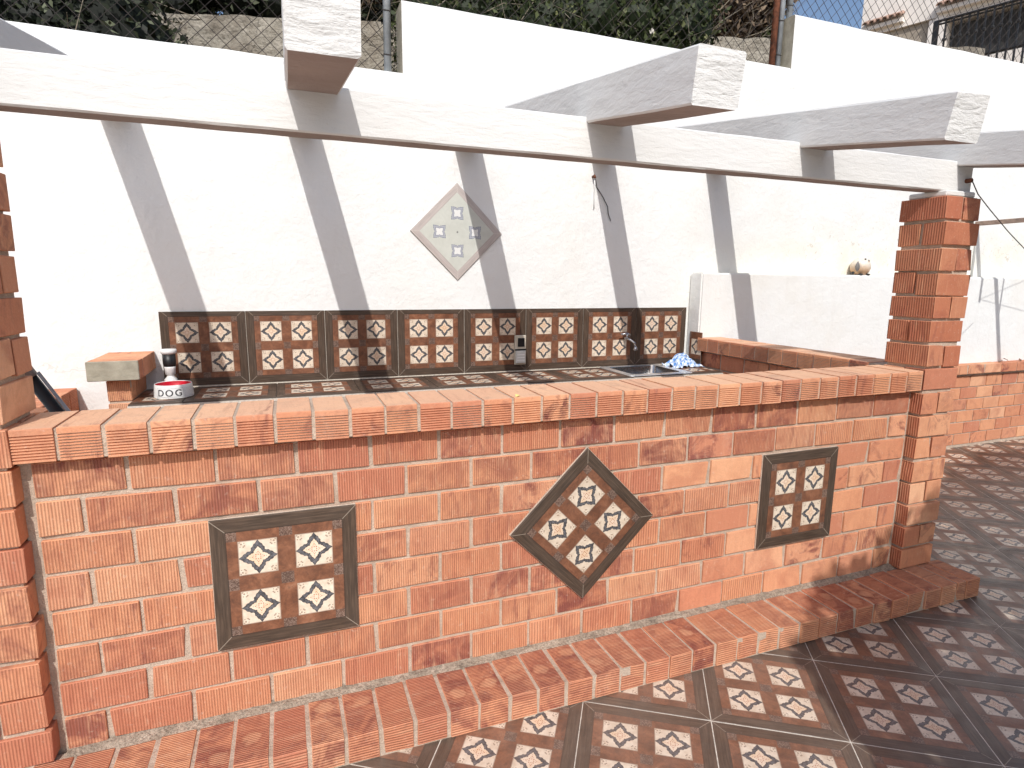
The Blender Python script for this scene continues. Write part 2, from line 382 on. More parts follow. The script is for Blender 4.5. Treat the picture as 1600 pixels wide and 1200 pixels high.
def box(name, x0, x1, y0, y1, z0, z1, mat, parent=None, bev=.0, rot=(0, 0, 0), seg=1, jit=0):
    return part(name, bm_mesh(box_bm(x1 - x0, y1 - y0, z1 - z0, bev, seg, jit), name, mat), parent, (x0, y0, z0), rot)
_bc = {}
def brick_mesh(w, d, h, faces, var, bev=.0021):
    """faces: dict axis key ('-y','-x','+x','+z','+y') -> material slot"""
    k = (round(w, 3), round(d, 3), round(h, 3), tuple(sorted(faces.items())), var)
    if k in _bc: return _bc[k]
    st = random.getstate(); random.seed(str(k))
    bm = box_bm(w, d, h, bev, 1, .0016)
    for v in bm.verts: v.co += Vector([random.uniform(-.0007, .0007) for _ in range(3)])
    if var in (1, 4):   # a chipped corner
        c_ = Vector((random.choice((0, w)), 0, random.choice((0, h))))
        for v in bm.verts:
            if (v.co - c_).length < .012: v.co += (Vector((w / 2, d / 2, h / 2)) - c_).normalized() * random.uniform(.005, .013)
    me = bm_mesh(bm, 'brick', BR)
    key = {(0, -1): '-x', (0, 1): '+x', (1, -1): '-y', (1, 1): '+y', (2, -1): '-z', (2, 1): '+z'}
    for p_ in me.polygons:
        n = p_.normal; a = max(range(3), key=lambda i: abs(n[i]))
        if abs(n[a]) > .9: p_.material_index = faces.get(key[(a, 1 if n[a] > 0 else -1)], 0)
    random.setstate(st); _bc[k] = me; return me
def brick(parent, x, y, z, w, d, h, faces, name='brick', j=.0015, tilt=.004):
    me = brick_mesh(w, d, h, faces, random.randrange(8))
    return part(name, me, parent, (x + random.uniform(-j, j), y + random.uniform(-j, j * .7), z + random.uniform(-j, j)), (random.uniform(-tilt, tilt) * .6, random.uniform(-tilt, tilt), random.uniform(-tilt, tilt)))

L = .25; Hc = .122; MJ = .0145
_cop = {}
def coping_mesh(w, d, h, var, pitch=.0088, ax='y'):
    """header brick with level grooves cut in its front end"""
    k = (w, d, h, var)
    if k in _cop: return _cop[k]
    pr = [(d, 0), (0.001, 0), (0, .001)]
    z = .007
    while z + pitch < h - .013:
        pr += [(0, z), (.0065, z + .0010), (.0065, z + .0040), (0, z + .0048)]; z += pitch
    pr += [(0, h - .003), (.003, h), (d, h)]
    n = len(pr); V = []; F = []
    rr = random.Random(var * 13 + 1)
    s0 = [rr.uniform(-.001, .001) for _ in range(4)]
    for xi, x in enumerate((0, w)):
        for (y, z) in pr: V.append((x + s0[xi], y + s0[2 + xi] * (1 if y < .01 else 0), z))
    for i in range(n):
        j2 = (i + 1) % n; F.append((i, j2, n + j2, n + i))
    F.append(tuple(range(n))[::-1]); F.append(tuple(range(n, 2 * n)))
    me = newmesh('coping_brick', V, F, BR)
    bm = bmesh.new(); bm.from_mesh(me); bmesh.ops.recalc_face_normals(bm, faces=bm.faces); bm.to_mesh(me); bm.free()
    faceuv(me)
    for p_ in me.polygons:
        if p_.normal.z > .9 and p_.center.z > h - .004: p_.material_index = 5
    _cop[k] = me; return me

# ================================================================== SETTING
def sheet(name, x0, x1, y0, y1, z, mat):
    return newmesh(name, [(x0, y0, z), (x1, y0, z), (x1, y1, z), (x0, y1, z)], [(0, 1, 2, 3)], mat)
tag(part('ground', sheet('ground', -400, 400, -400, 400, -.35, M['earth'])), kind='structure')
ZF = -.108
# hillside behind the garden wall
def hz(x, y):
    b = 2.55 if y < 3.3 + .3 * (6 - x) * .5 else 0
    yw = 5.29 - .29 * x
    z = 2.55 if y < yw + .05 else 4.05 + .27 * (y - yw)
    return min(z, 4.05 + .36 * 26) + .04 * math.sin(x * 1.3) * math.cos(y * 1.7)
xs = np.concatenate([[-300, -80, -30], np.arange(-12, 34, .9), [50, 120, 300]]); ys = np.concatenate([[2.16], np.arange(2.6, 9, .4), np.arange(10, 34, 2), [60, 150, 390]])
V = [(x, y, hz(x, y) if y > 2.2 else 2.55) for y in ys for x in xs]; nx = len(xs)
F = [(j * nx + i, j * nx + i + 1, (j + 1) * nx + i + 1, (j + 1) * nx + i) for j in range(len(ys) - 1) for i in range(nx - 1)]
base = len(V); V += [(x, 2.16, -.4) for x in xs]; F += [(base + i, base + i + 1, i + 1, i) for i in range(nx - 1)]
tag(part('hillside', newmesh('hillside', V, F, M['earth'])), kind='structure')

# patio: grout bed with every tile a part of it
floor = tag(box('patio_floor', -7, 13, -9, 2.05, -.30, ZF - .0012, M['grout']), kind='structure')
def tile_mesh(s, u0=0, u1=1, v0=0, v1=1, th=.009, mat='tile', bev=.0015, gap=.0015):
    """tile lying in XY, top at z=0, lower left corner of the UNCUT tile at the origin"""
    x0, x1, y0, y1 = u0 * s + gap, u1 * s - gap, v0 * s + gap, v1 * s - gap
    V = [(x0, y0, -th), (x1, y0, -th), (x1, y1, -th), (x0, y1, -th), (x0, y0, -bev), (x1, y0, -bev), (x1, y1, -bev), (x0, y1, -bev),
         (x0 + bev, y0 + bev, 0), (x1 - bev, y0 + bev, 0), (x1 - bev, y1 - bev, 0), (x0 + bev, y1 - bev, 0)]
    F = [(8, 9, 10, 11)] + [(4 + i, 4 + (i + 1) % 4, 8 + (i + 1) % 4, 8 + i) for i in range(4)] + [(i, (i + 1) % 4, 4 + (i + 1) % 4, 4 + i) for i in range(4)]
    uv = [(V[i][0] / s, V[i][1] / s) for f in F for i in f]
    return newmesh('tile', V, F, [M[mat], M['tile_edge']], uv, [0] * 5 + [1] * 4)
TS = .4818; TA = -.5713; TX, TY = 1.6321, -.2477
ftile = [tile_mesh(TS, mat='tile_floor')]
ca, sa = math.cos(TA), math.sin(TA); nt_ = 0
for i in range(-14, 24):
    for j in range(-14, 24):
        cx_, cy_ = TX + TS * ((i + .5) * ca - (j + .5) * sa), TY + TS * ((i + .5) * sa + (j + .5) * ca)
        if not (-1.0 < cx_ < 9.2 and -1.9 < cy_ < (1.75 if cx_ < 3.9 else 2.0)): continue
        if cx_ < 3.4 and cy_ > .35 and cy_ > 1.2: continue
        k = random.randrange(4)   # each tile laid in one of four turns
        t = part('tile', ftile[0], floor, (TX + TS * (i * ca - j * sa), TY + TS * (i * sa + j * ca), ZF + random.uniform(-.0004, .0004)), (0, 0, TA)); nt_ += 1
        if k:
            off = Vector(((0, 0), (TS, 0), (TS, TS), (0, TS))[k]); t.location.x += off.x * ca - off.y * sa; t.location.y += off.x * sa + off.y * ca; t.rotation_euler.z = TA + k * math.pi / 2

# ================================================================== WHITE GARDEN WALL (three stepped sections)
DW = 1.953
gw = thing('garden_wall', 'tall white rendered garden wall stepping up to the right behind the bar', 'wall', (0, DW, ZF))
def wall_section(x0, x1, z1, rim):
    nx_ = max(2, int((x1 - x0) / .25)); 
    V = []; F = []
    for a, (y, z) in enumerate(((DW, -.3), (DW, z1 - .012), (DW + .012, z1), (DW + .19, z1), (DW + .2, z1 - .01), (DW + .2, -.3))):
        for i in range(nx_ + 1):
            x = x0 + (x1 - x0) * i / nx_
            jz = (random.uniform(-.004, .004) if 1 <= a <= 3 and 0 < i < nx_ else 0)
            V.append((x, y - DW, z + jz - ZF))
    n1 = nx_ + 1
    for a in range(5):
        for i in range(nx_): F.append((a * n1 + i, a * n1 + i + 1, (a + 1) * n1 + i + 1, (a + 1) * n1 + i))
    F.append(tuple(a * n1 for a in range(6))); F.append(tuple(a * n1 + nx_ for a in range(6))[::-1])
    mi = [0] * (len(F) - 2) + [1, 1]
    me = newmesh('wall_section', V, F, [M['wall'], M['cement']], None, mi)
    return part('wall_section', me, gw, (0, DW, ZF))
wall_section(-6.5, 1.392, 2.818, 1); wall_section(1.392, 4.553, 3.243, 1); wall_section(4.553, 12.5, 3.643, 1)
# low lime-washed block in front of its right half
blk = box('masonry_block', 3.69, 12.4, 1.80, DW - .002, -.3, 1.597, M['block'], None, .012, seg=2)
tag(blk, 'low white lime washed block against the garden wall with a bird figurine on top', 'masonry block')

# ================================================================== BRICK BAR WALL with coping and tile panels
bar = thing('bar_wall', 'long ribbed terracotta brick bar wall between the two brick pillars, with a header coping', 'brick wall', (1.75, .07, 0))
box('mortar', -.152, 3.645, .0098, .134, -.1, .985, M['mortar'], bar)
for row in range(8):
    z = row * Hc + MJ / 2
    if row % 2 == 0: spans = [(-.125, 0)] + [(i * L, (i + 1) * L) for i in range(14)] + [(3.5, 3.63)]
    else: spans = [(-.125 + i * L, .125 + i * L) for i in range(14)] + [(3.375, 3.63)]
    for a, b in spans:
        r_ = random.random()
        slot = (1 if a < 1.5 else 9) if a < 2.3 + random.uniform(-.5, .6) or r_ < .15 else 0
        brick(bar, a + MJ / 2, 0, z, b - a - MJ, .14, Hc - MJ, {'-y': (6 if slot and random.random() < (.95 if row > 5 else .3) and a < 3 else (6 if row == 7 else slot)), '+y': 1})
ZC0, ZC1 = .985, 1.086
box('coping_mortar', -.145, 3.64, -.044, .19, ZC0 + .002, ZC1 - .004, M['mortar'], bar)
cj = [-.146, -.031] + [-.031 + .1192 * k for k in range(1, 23)] + [2.5914 + .1163 * k for k in range(1, 10)]
for i in range(len(cj) - 1):
    wd = round(cj[i + 1] - cj[i], 4) - .0125
    me = coping_mesh(round(wd, 3), .245, ZC1 - ZC0, i % 5)
    part('coping_brick', me, bar, (cj[i] + .0062 + random.uniform(-.001, .001), -.051 + random.uniform(-.002, .002), ZC0 + random.uniform(-.0018, .0018)), (0, random.uniform(-.007, .007), random.uniform(-.007, .007)))

# step along the foot of the bar
stp = thing('brick_step', 'low brick step of ribbed headers along the foot of the bar wall', 'step', (1.8, -.15, ZF))
box('mortar', -1.3, 3.97, -.249, -.002, ZF - .05, -.0055, M['mortar'], stp)
# rough fillet of mortar against the wall foot
V = []; F = []; n_ = 150
for i in range(n_ + 1):
    x = -.12 + 3.76 * i / n_
    for (y, z) in ((.004, .010), (-.010, .005), (-.028, -.001), (-.040, -.006)):
        V.append((x, y + random.uniform(-.004, .004), z + random.uniform(-.0025, .0025)))
for i in range(n_):
    for k in range(3): F.append((i * 4 + k, i * 4 + k + 1, (i + 1) * 4 + k + 1, (i + 1) * 4 + k))
part('mortar_fillet', newmesh('mortar_fillet', V, F, M['grimy'], smooth=True), stp, (0, 0, 0))
x = 3.70
spx = [(3.872, .10), (3.80, .062)]
for xx, ww in spx: brick(stp, xx, -.257, ZF + .006, ww, .222, -ZF - .006, {'+z': 3, '-y': 4, '+x': 0}, tilt=.008)
xx = 3.795 - .1175
while xx > -1.25:
    brick(stp, xx, -.257 + random.uniform(-.003, .003), ZF + .006, .1035 + random.uniform(-.002, .002), .222, -ZF - .006 + random.uniform(-.003, .002), {'+z': 3, '-y': 4}, tilt=.01, j=.002); xx -= .1175
for k in range(2): brick(stp, 3.895, -.03 + k * .118, ZF + .006, .10, .108, -ZF - .02, {'+z': 3}, tilt=.008)

# pillars
def pillar(x0, y0, label, faces, n=16, faces_dark=True):
    t = thing('brick_pillar', label, 'pillar', (x0 + .121, y0 + .118, 0))
    W_, D_ = .242, .236
    box('mortar', x0 + .014, x0 + W_ - .014, y0 + .014, y0 + D_ - .014, -.1, n * Hc - .004, M['mortar'], t)
    for c_ in range(1, n + 1):
        z = (c_ - 1) * Hc + MJ / 2; hh = Hc - MJ
        f_ = {k: (8 if (c_ > 9 and faces_dark) or v != 1 else v) for k, v in faces.items()}
        if c_ > 9 and faces_dark: f_.update({k: 7 for k in ('-y', '+y', '+x', '-x') if k not in f_})
        elif faces_dark: f_ = {k: 8 for k in faces}
        if c_ % 2:   # stretchers side by side in depth
            brick(t, x0, y0, z, W_, .112, hh, f_, tilt=.012, j=.004); brick(t, x0, y0 + .124, z, W_, .112, hh, f_, tilt=.012, j=.004)
        else:
            brick(t, x0, y0, z, .115, D_, hh, f_, tilt=.012, j=.004); brick(t, x0 + .127, y0, z, .115, D_, hh, f_, tilt=.012, j=.004)
    return t
pillar(3.647, -.052, 'right hand brick pillar carrying the end of the white beam', {'-x': 1, '+x': 1})
pillar(-.387, -.052, 'left hand brick pillar cut off by the photo edge beside the bar', {'-y': 1, '+y': 1}, 16, False)

# ================================================================== PERGOLA: beam and rafters
pg = thing('pergola', 'white rendered concrete pergola beam with sloping rafters across it', 'pergola', (1.75, .06, 1.955))
def rough_prism(name, pts8, mat, n=24, amp=.003, endamp=.0):
    """bar along local X with a rectangular section; slightly wavering plastered edges"""
    (x0, x1, w_, h_) = pts8
    V = []; F = []; m_ = 8
    for i in range(n + 1):
        x = x0 + (x1 - x0) * i / n; b = .006
        ring = [(b, 0), (w_ - b, 0), (w_, b), (w_, h_ - b), (w_ - b, h_), (b, h_), (0, h_ - b), (0, b)]
        for (y, z) in ring: V.append((x + (random.uniform(-endamp, endamp) if i in (0, n) else 0), y + random.uniform(-amp, amp) * .6, z + random.uniform(-amp, amp)))
    for i in range(n):
        for k in range(8): F.append((i * 8 + k, (i + 1) * 8 + k, (i + 1) * 8 + (k + 1) % 8, i * 8 + (k + 1) % 8))
    F.append(tuple(range(8))); F.append(tuple(n * 8 + k for k in range(8))[::-1])
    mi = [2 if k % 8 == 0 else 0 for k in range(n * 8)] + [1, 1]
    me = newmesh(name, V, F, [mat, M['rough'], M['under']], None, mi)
    bm = bmesh.new(); bm.from_mesh(me); bmesh.ops.recalc_face_normals(bm, faces=bm.faces); bm.to_mesh(me); bm.free()
    return me
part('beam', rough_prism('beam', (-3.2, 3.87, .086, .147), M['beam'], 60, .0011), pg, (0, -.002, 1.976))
box('mortar_pad', 3.655, 3.865, -.035, .16, 1.948, 1.9765, M['beam'], pg, .006)
RS = .153; ra = math.atan(RS)
for k, x in enumerate((-1.36, -.325, .645, 1.69, 2.725, 3.74)):
    ln = (1.96 + .635) / math.cos(ra)
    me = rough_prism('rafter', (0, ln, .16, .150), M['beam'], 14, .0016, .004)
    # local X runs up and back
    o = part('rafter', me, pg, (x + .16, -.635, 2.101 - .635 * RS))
    o.rotation_euler = Euler((0, -ra, math.pi / 2 - .0129), 'XYZ')
    if k in (2,): o['label'] = 'rafter ending right at the top edge of the photo with a rough end face'

# ================================================================== BACK KITCHEN COUNTER
ZK = .862; SK = .4695
bs = thing('backsplash', 'row of eight dark framed star tiles on the white wall above the counter', 'backsplash', (1.8, 1.95, ZK))
box('grout', -.088, 3.663, 1.9435, 1.9525, ZK - .02, 1.3145, M['grout'], bs)
vt = 0.9674
bmeshs = tile_mesh(SK, 0, 1, 0, vt, th=.008)
for i in range(8):
    o = part('tile', bmeshs, bs, (-.0907 + i * SK, 1.938, ZK + .004), (math.pi / 2, 0, 0))
o = part('tile', tile_mesh(SK, .12, .44, 0, .56, th=.008), bs, (3.682, 1.82 + .44 * SK - .07, ZK + .004), (math.pi / 2, 0, -math.pi / 2))
ct = thing('tiled_counter', 'low tiled kitchen counter along the white wall, with a steel sink let into it', 'counter', (1.75, 1.7, ZF))
def holed(x0, x1, y0, y1, hx0, hx1, hy0, hy1, z0, z1, name, mat, parent):
    for a in ((x0, hx0, y0, y1), (hx1, x1, y0, y1), (hx0, hx1, y0, hy0), (hx0, hx1, hy1, y1)):
        box(name, a[0], a[1], a[2], a[3], z0, z1, mat, parent)
bmc = bmesh.new()
for a in ((-.185, 2.905, 1.45, 1.95), (3.345, 3.66, 1.45, 1.95), (2.905, 3.345, 1.45, 1.505), (2.905, 3.345, 1.885, 1.95)):
    b2 = box_bm(a[1] - a[0], a[3] - a[2], .07); me_ = bpy.data.meshes.new('t'); bmesh.ops.translate(b2, verts=b2.verts, vec=(a[0], a[2], ZK - .0095 - .07)); b2.to_mesh(me_); b2.free(); bmc.from_mesh(me_)
part('worktop', bm_mesh(bmc, 'worktop', M['grout']), ct, (0, 0, 0))
for x_ in (-.12, 1.2, 2.6, 3.45): box('support', x_, x_ + .12, 1.5, 1.94, ZF, ZK - .08, M['mortar'], ct)
for i, (u0, u1) in enumerate([(.46, 1), (0, 1), (0, 1), (0, 1), (0, 1), (0, 1), (0, 1)]):
    part('tile', tile_mesh(SK, u0, u1, 0, 1), ct, (.07 - SK + i * SK, 1.452, ZK + .0))
part('tile', tile_mesh(SK, 0, .63, 0, 1), ct, (3.362, 1.452, ZK))
sk = thing('kitchen_sink', 'stainless steel sink let into the right end of the tiled counter', 'sink', (3.13, 1.69, ZK))
V = []; F = []
def ring(x0, x1, y0, y1, z, r=.04, n=5):
    out = []
    for cx_, cy_, a0 in ((x1 - r, y1 - r, 0), (x0 + r, y1 - r, 90), (x0 + r, y0 + r, 180), (x1 - r, y0 + r, 270)):
        for k in range(n): a = math.radians(a0 + 90 * k / (n - 1)); out.append((cx_ + r * math.cos(a), cy_ + r * math.sin(a), z))
    return out
rs = [ring(2.86, 3.40, 1.455, 1.925, ZK + .001, .03), ring(2.862, 3.398, 1.457, 1.923, ZK + .005, .03), ring(2.915, 3.335, 1.515, 1.875, ZK + .005), ring(2.918, 3.332, 1.518, 1.872, ZK - .003), ring(2.93, 3.32, 1.53, 1.86, ZK - .13), ring(2.95, 3.30, 1.55, 1.84, ZK - .145)]
def loft(rs, cap=True):
    V = [p_ for r_ in rs for p_ in r_]; n = len(rs[0]); F = []
    for a in range(len(rs) - 1):
        for k in range(n): F.append((a * n + k, a * n + (k + 1) % n, (a + 1) * n + (k + 1) % n, (a + 1) * n + k))
    if cap: F.append(tuple((len(rs) - 1) * n + k for k in range(n)))
    return V, F
V, F = loft(rs[:3], False); part('rim', newmesh('rim', V, F, M['steel_w']), sk)
V, F = loft(rs[2:], True); part('basin', newmesh('basin', V, F, M['steel'], smooth=True), sk)

def lathe(name, prof, mat, n=32, parent=None, loc=(0, 0, 0), rot=(0, 0, 0), smooth=True, cap=True):
    V = []; F = []
    for r_, z in prof:
        for k in range(n): a = 2 * math.pi * k / n; V.append((r_ * math.cos(a), r_ * math.sin(a), z))
    for i in range(len(prof) - 1):
        for k in range(n): F.append((i * n + k, i * n + (k + 1) % n, (i + 1) * n + (k + 1) % n, (i + 1) * n + k))
    if cap and prof[0][0] > 1e-5: F.append(tuple(range(n))[::-1])
    if cap and prof[-1][0] > 1e-5: F.append(tuple((len(prof) - 1) * n + k for k in range(n)))
    me = newmesh(name, V, F, mat, smooth=smooth)
    o = part(name, me, parent, loc, rot); return o
def tube_mesh(paths, r, n=6):
    """paths: list of polylines"""
    V = []; F = []
    for path, rad in [(p_, r) if not isinstance(p_, tuple) else p_ for p_ in paths]:
        P = [Vector(q) for q in path]; b0 = len(V)
        for i, q in enumerate(P):
            d = (P[min(i + 1, len(P) - 1)] - P[max(i - 1, 0)]).normalized()
            a = d.cross(Vector((0, 0, 1))); a = d.cross(Vector((1, 0, 0))) if a.length < .1 else a; a.normalize(); b = d.cross(a)
            rr = rad[i] if isinstance(rad, (list, tuple)) else rad
            for k in range(n): t = 2 * math.pi * k / n; V.append(q + a * math.cos(t) * rr + b * math.sin(t) * rr)
        for i in range(len(P) - 1):
            for k in range(n): F.append((b0 + i * n + k, b0 + i * n + (k + 1) % n, b0 + (i + 1) * n + (k + 1) % n, b0 + (i + 1) * n + k))
        F.append(tuple(b0 + k for k in range(n))[::-1]); F.append(tuple(b0 + (len(P) - 1) * n + k for k in range(n)))
    return V, F
def tube(name, path, r, mat, parent=None, n=8, smooth=True):
    o0 = Vector(path[0] if parent is None else (0, 0, 0))
    V, F = tube_mesh([[Vector(q) - o0 for q in path]], r, n)
    return part(name, newmesh(name, V, F, mat, smooth=smooth), parent, o0)

# ---- dog bowl
BX, BY = .005, 1.635
bowl = thing('dog_bowl', 'white dog bowl lettered DOG with a red inside, at the left end of the counter', 'pet bowl', (BX, BY, ZK))
lathe('body', [(.094, .004), (.098, .0), (.099, .006), (.0935, .072), (.0915, .076), (.089, .073)], M['white_p'], 48, bowl, (BX, BY, ZK), cap=False)
lathe('lining', [(.0892, .073), (.084, .03), (.06, .016), (.0001, .014)], M['red'], 48, bowl, (BX, BY, ZK), cap=False)
fdir = math.atan2(CAMLOC.y - BY, CAMLOC.x - BX)
def wrap(verts, a0, z0):
    out = []
    for (x_, z_) in verts:
        a = a0 + x_ / .0965; zz = z0 + z_; r_ = .099 - .0055 * (zz - .006) / .066 + .0007
        out.append((r_ * math.cos(a), r_ * math.sin(a), zz))
    return out
a_txt = fdir - .24
for ch, ox in (('D', -.045), ('O', 0.0), ('G', .045)):
    cv = bpy.data.curves.new('txt', 'FONT'); cv.body = ch; cv.size = .050; cv.align_x = 'CENTER'; cv.resolution_u = 6; cv.offset = .0010
    to = bpy.data.objects.new('txt', cv); COL.objects.link(to)
    tme = bpy.data.meshes.new_from_object(to.evaluated_get(bpy.context.evaluated_depsgraph_get())); bpy.data.objects.remove(to)
    part('letter', newmesh('letter', wrap([(v.co.x + ox, v.co.y) for v in tme.vertices], a_txt, .0175), [tuple(p_.vertices) for p_ in tme.polygons], M['ink']), bowl, (BX, BY, ZK))
V = []; F = []
def strip(x0, z0, x1, z1, t, a0):
    n = max(1, int(abs(x1 - x0) / .006)); b = len(V)
    for i in range(n + 1):
        x_ = x0 + (x1 - x0) * i / n; z_ = z0 + (z1 - z0) * i / n
        dx, dz = (0, t) if abs(x1 - x0) > abs(z1 - z0) else (t, 0)
        V.extend(wrap([(x_, z_), (x_ + dx, z_ + dz)], a0, 0))
    for i in range(n): F.append((b + 2 * i, b + 2 * i + 2, b + 2 * i + 3, b + 2 * i + 1))
for s_ in ((-.07, .012, .07, .012), (-.07, .058, .07, .058), (-.07, .012, -.07, .058), (.07, .012, .07, .0587)): strip(*s_, .0008, a_txt)
part('label_frame', newmesh('label_frame', V, F, M['ink']), bowl, (BX, BY, ZK))
V = []; F = []
for k in range(7):
    x_ = .076
    while x_ < .15:
        wd = random.uniform(.004, .012); strip(x_, .012 + k * .0072, x_ + wd, .012 + k * .0072, .0016, a_txt); x_ += wd + .003
part('small_print', newmesh('small_print', V, F, M['ink2']), bowl, (BX, BY, ZK))
for a in (.4, 1.9, 3.4, 4.9): lathe('foot', [(.006, -.003), (.006, .003)], M['white_p'], 8, bowl, (BX + .085 * math.cos(a), BY + .085 * math.sin(a), ZK + .003))

# ---- bottle behind the bowl
QX, QY = -.03, 1.79
bt = thing('bottle', 'slim white bottle with a black label band standing behind the dog bowl', 'bottle', (QX, QY, ZK))
lathe('base', [(.03, 0), (.033, .01), (.033, .075), (.02, .09), (.018, .10), (.026, .105), (.029, .14), (.03, .15)], M['white_p'], 28, bt, (QX, QY, ZK))
lathe('label_band', [(.0302, .15), (.034, .165), (.034, .222)], M['black'], 28, bt, (QX, QY, ZK))
lathe('cap', [(.0342, .222), (.042, .232), (.042, .246), (.038, .25), (.0001, .25)], M['white_p'], 28, bt, (QX, QY, ZK))

# ---- power socket
sx, sy = 2.205, 1.929
ps = thing('power_socket', 'double weatherproof socket box with one flap open on the backsplash tiles', 'power socket', (sx, 1.93, 1.02))
box('back_plate', sx - .044, sx + .044, 1.912, 1.9295, .912, 1.128, M['beige_p'], ps, .004)
box('open_socket', sx - .022, sx + .030, 1.906, 1.913, 1.045, 1.108, M['black'], ps, .002)
box('hinge', sx - .046, sx + .042, 1.903, 1.9125, 1.018, 1.028, M['black'], ps, .001)
box('flap', sx - .040, sx + .036, 1.896, 1.9125, .925, 1.016, M['grey_p'], ps, .004)
for k in range(3): box('flap_rib', sx - .030, sx + .026, 1.8945, 1.8965, .945 + k * .02, .950 + k * .02, M['white_p'], ps)

# ---- wall tap
tp = thing('wall_tap', 'small chrome wall tap over the sink on the backsplash', 'tap', (3.10, 1.93, 1.08))
tube('body', [(3.085, 1.937, 1.085), (3.085, 1.89, 1.085)], .011, M['chrome'], tp)
tube('handle', [(3.03, 1.89, 1.118), (3.085, 1.89, 1.122), (3.12, 1.89, 1.112)], [.007, .010, .005], M['chrome'], tp)
tube('stem', [(3.085, 1.89, 1.085), (3.085, 1.89, 1.12)], .009, M['chrome'], tp)
tube('spout', [(3.085, 1.89, 1.085), (3.105, 1.87, 1.075), (3.135, 1.855, 1.05), (3.14, 1.85, 1.02)], [.010, .009, .009, .010], M['chrome'], tp)
lathe('nozzle', [(.010, .025), (.017, .0), (.015, -.004)], M['chrome'], 16, tp, (3.14, 1.85, 1.0))

# ---- crumpled cloth
n_ = 64; V = []; F = []; uvs = []
rx = rng.uniform(0, 6, 12)
def cl(u, v):
    x_ = (u - .5) * .24; y_ = (v - .5) * .17
    r_ = math.hypot((u - .5) * 2, (v - .5) * 2)
    z_ = .065 * max(0, 1 - r_ ** 2 * .85) * (1 + .35 * math.sin(u * 9 + rx[0])) + .014 * math.sin(u * 23 + 6 * v + rx[1]) * math.cos(v * 19 + rx[2]) + .006 * math.sin(u * 34 + v * 27 + rx[3])
    return (x_ * (1 + .12 * math.sin(v * 8 + rx[4])) + .012 * math.sin(v * 27 + rx[5]), y_ * (1 + .15 * math.sin(u * 7)) + .012 * math.sin(u * 24 + rx[6]), max(.003, z_ + .004))
for j in range(n_ + 1):
    for i in range(n_ + 1): V.append(cl(i / n_, j / n_))
for j in range(n_):
    for i in range(n_):
        f = (j * (n_ + 1) + i, j * (n_ + 1) + i + 1, (j + 1) * (n_ + 1) + i + 1, (j + 1) * (n_ + 1) + i); F.append(f); uvs += [(k % (n_ + 1) / n_, k // (n_ + 1) / n_) for k in f]
cm_ = part('dish_cloth', newmesh('dish_cloth', V, F, M['cloth'], uvs, smooth=True), None, (3.535, 1.78, ZK)); tag(cm_, 'crumpled blue and white checked cloth in the corner beside the sink', 'cloth')
cm_.scale = (1.05, 1, 1.15)

# ================================================================== SIDE WALLS OF THE KITCHEN
sw = thing('side_wall', 'low brick side wall running from the right pillar back to the white block', 'brick wall', (3.79, 1.0, 0))
box('mortar', 3.728, 3.862, .19, 1.797, -.1, .985, M['mortar'], sw)
for row in range(8):
    y = .19 - (.125 if row % 2 else 0)
    while y < 1.79:
        a, b = max(y, .192), min(y + L, 1.797)
        if b - a > .03: brick(sw, 3.722, a + MJ / 2, row * Hc + MJ / 2, .146, b - a - MJ, Hc - MJ, {'+x': 1})
        y += L
box('coping_mortar', 3.681, 3.90, .19, 1.797, ZC0 + .002, ZC1 - .004, M['mortar'], sw)
y = 1.797 - .125
while y > .18:
    me = coping_mesh(.1145, .228, ZC1 - ZC0, random.randrange(5))
    o = part('coping_brick', me, sw, (3.676, y + .1145 + .005, ZC0 + random.uniform(-.001, .001)), (0, 0, -math.pi / 2)); y -= .1255
sl = thing('side_wall', 'short brick side wall with a bare cement end at the left end of the counter', 'brick wall', (-.24, 1.75, 0))
box('mortar', -.292, -.19, 1.58, 1.95, -.1, .985, M['mortar'], sl)
for row in range(8):
    y = 1.572 - (.125 if row % 2 else 0)
    while y < 1.94:
        a, b = max(y, 1.572), min(y + L, 1.948)
        if b - a > .03: brick(sl, -.298, a + MJ / 2 if a > 1.58 else a, row * Hc + MJ / 2, .114, b - a - MJ, Hc - MJ, {'-y': 1})
        y += L
box('end_cap', -.362, -.126, 1.497, 1.509, ZC0 - .001, ZC1 + .001, M['cement'], sl, .003)
box('coping_mortar', -.358, -.130, 1.508, 1.95, ZC0 + .002, ZC1 - .004, M['mortar'], sl)
for k in range(4):
    brick(sl, -.360, 1.5095 + k * .110, ZC0, .233, .101, ZC1 - ZC0, {}, name='coping_brick', j=.001)
ll = thing('brick_ledge', 'brick ledge of upright ribbed bricks at the far left behind the bar', 'brick wall', (-.65, 1.5, 0))
box('mortar', -.765, -.537, .90, 1.945, -.1, .882, M['mortar'], ll)
y = 1.945 - .138
k = 0
while y > .9:
    brick(ll, -.77, y, .65, .238 if k != 4 else .29, .126, .238, {'+x': 2, '+z': 0}, tilt=.012, j=.003); y -= .140; k += 1
y = .9
for row in range(5):
    y = .9 - (.125 if row % 2 else 0)
    while y < 1.94:
        a, b = max(y, .9), min(y + L, 1.945)
        if b - a > .03: brick(ll, -.765, a + MJ / 2, .038 + row * Hc, .233, b - a - MJ, Hc - MJ, {'+x': 1})
        y += L

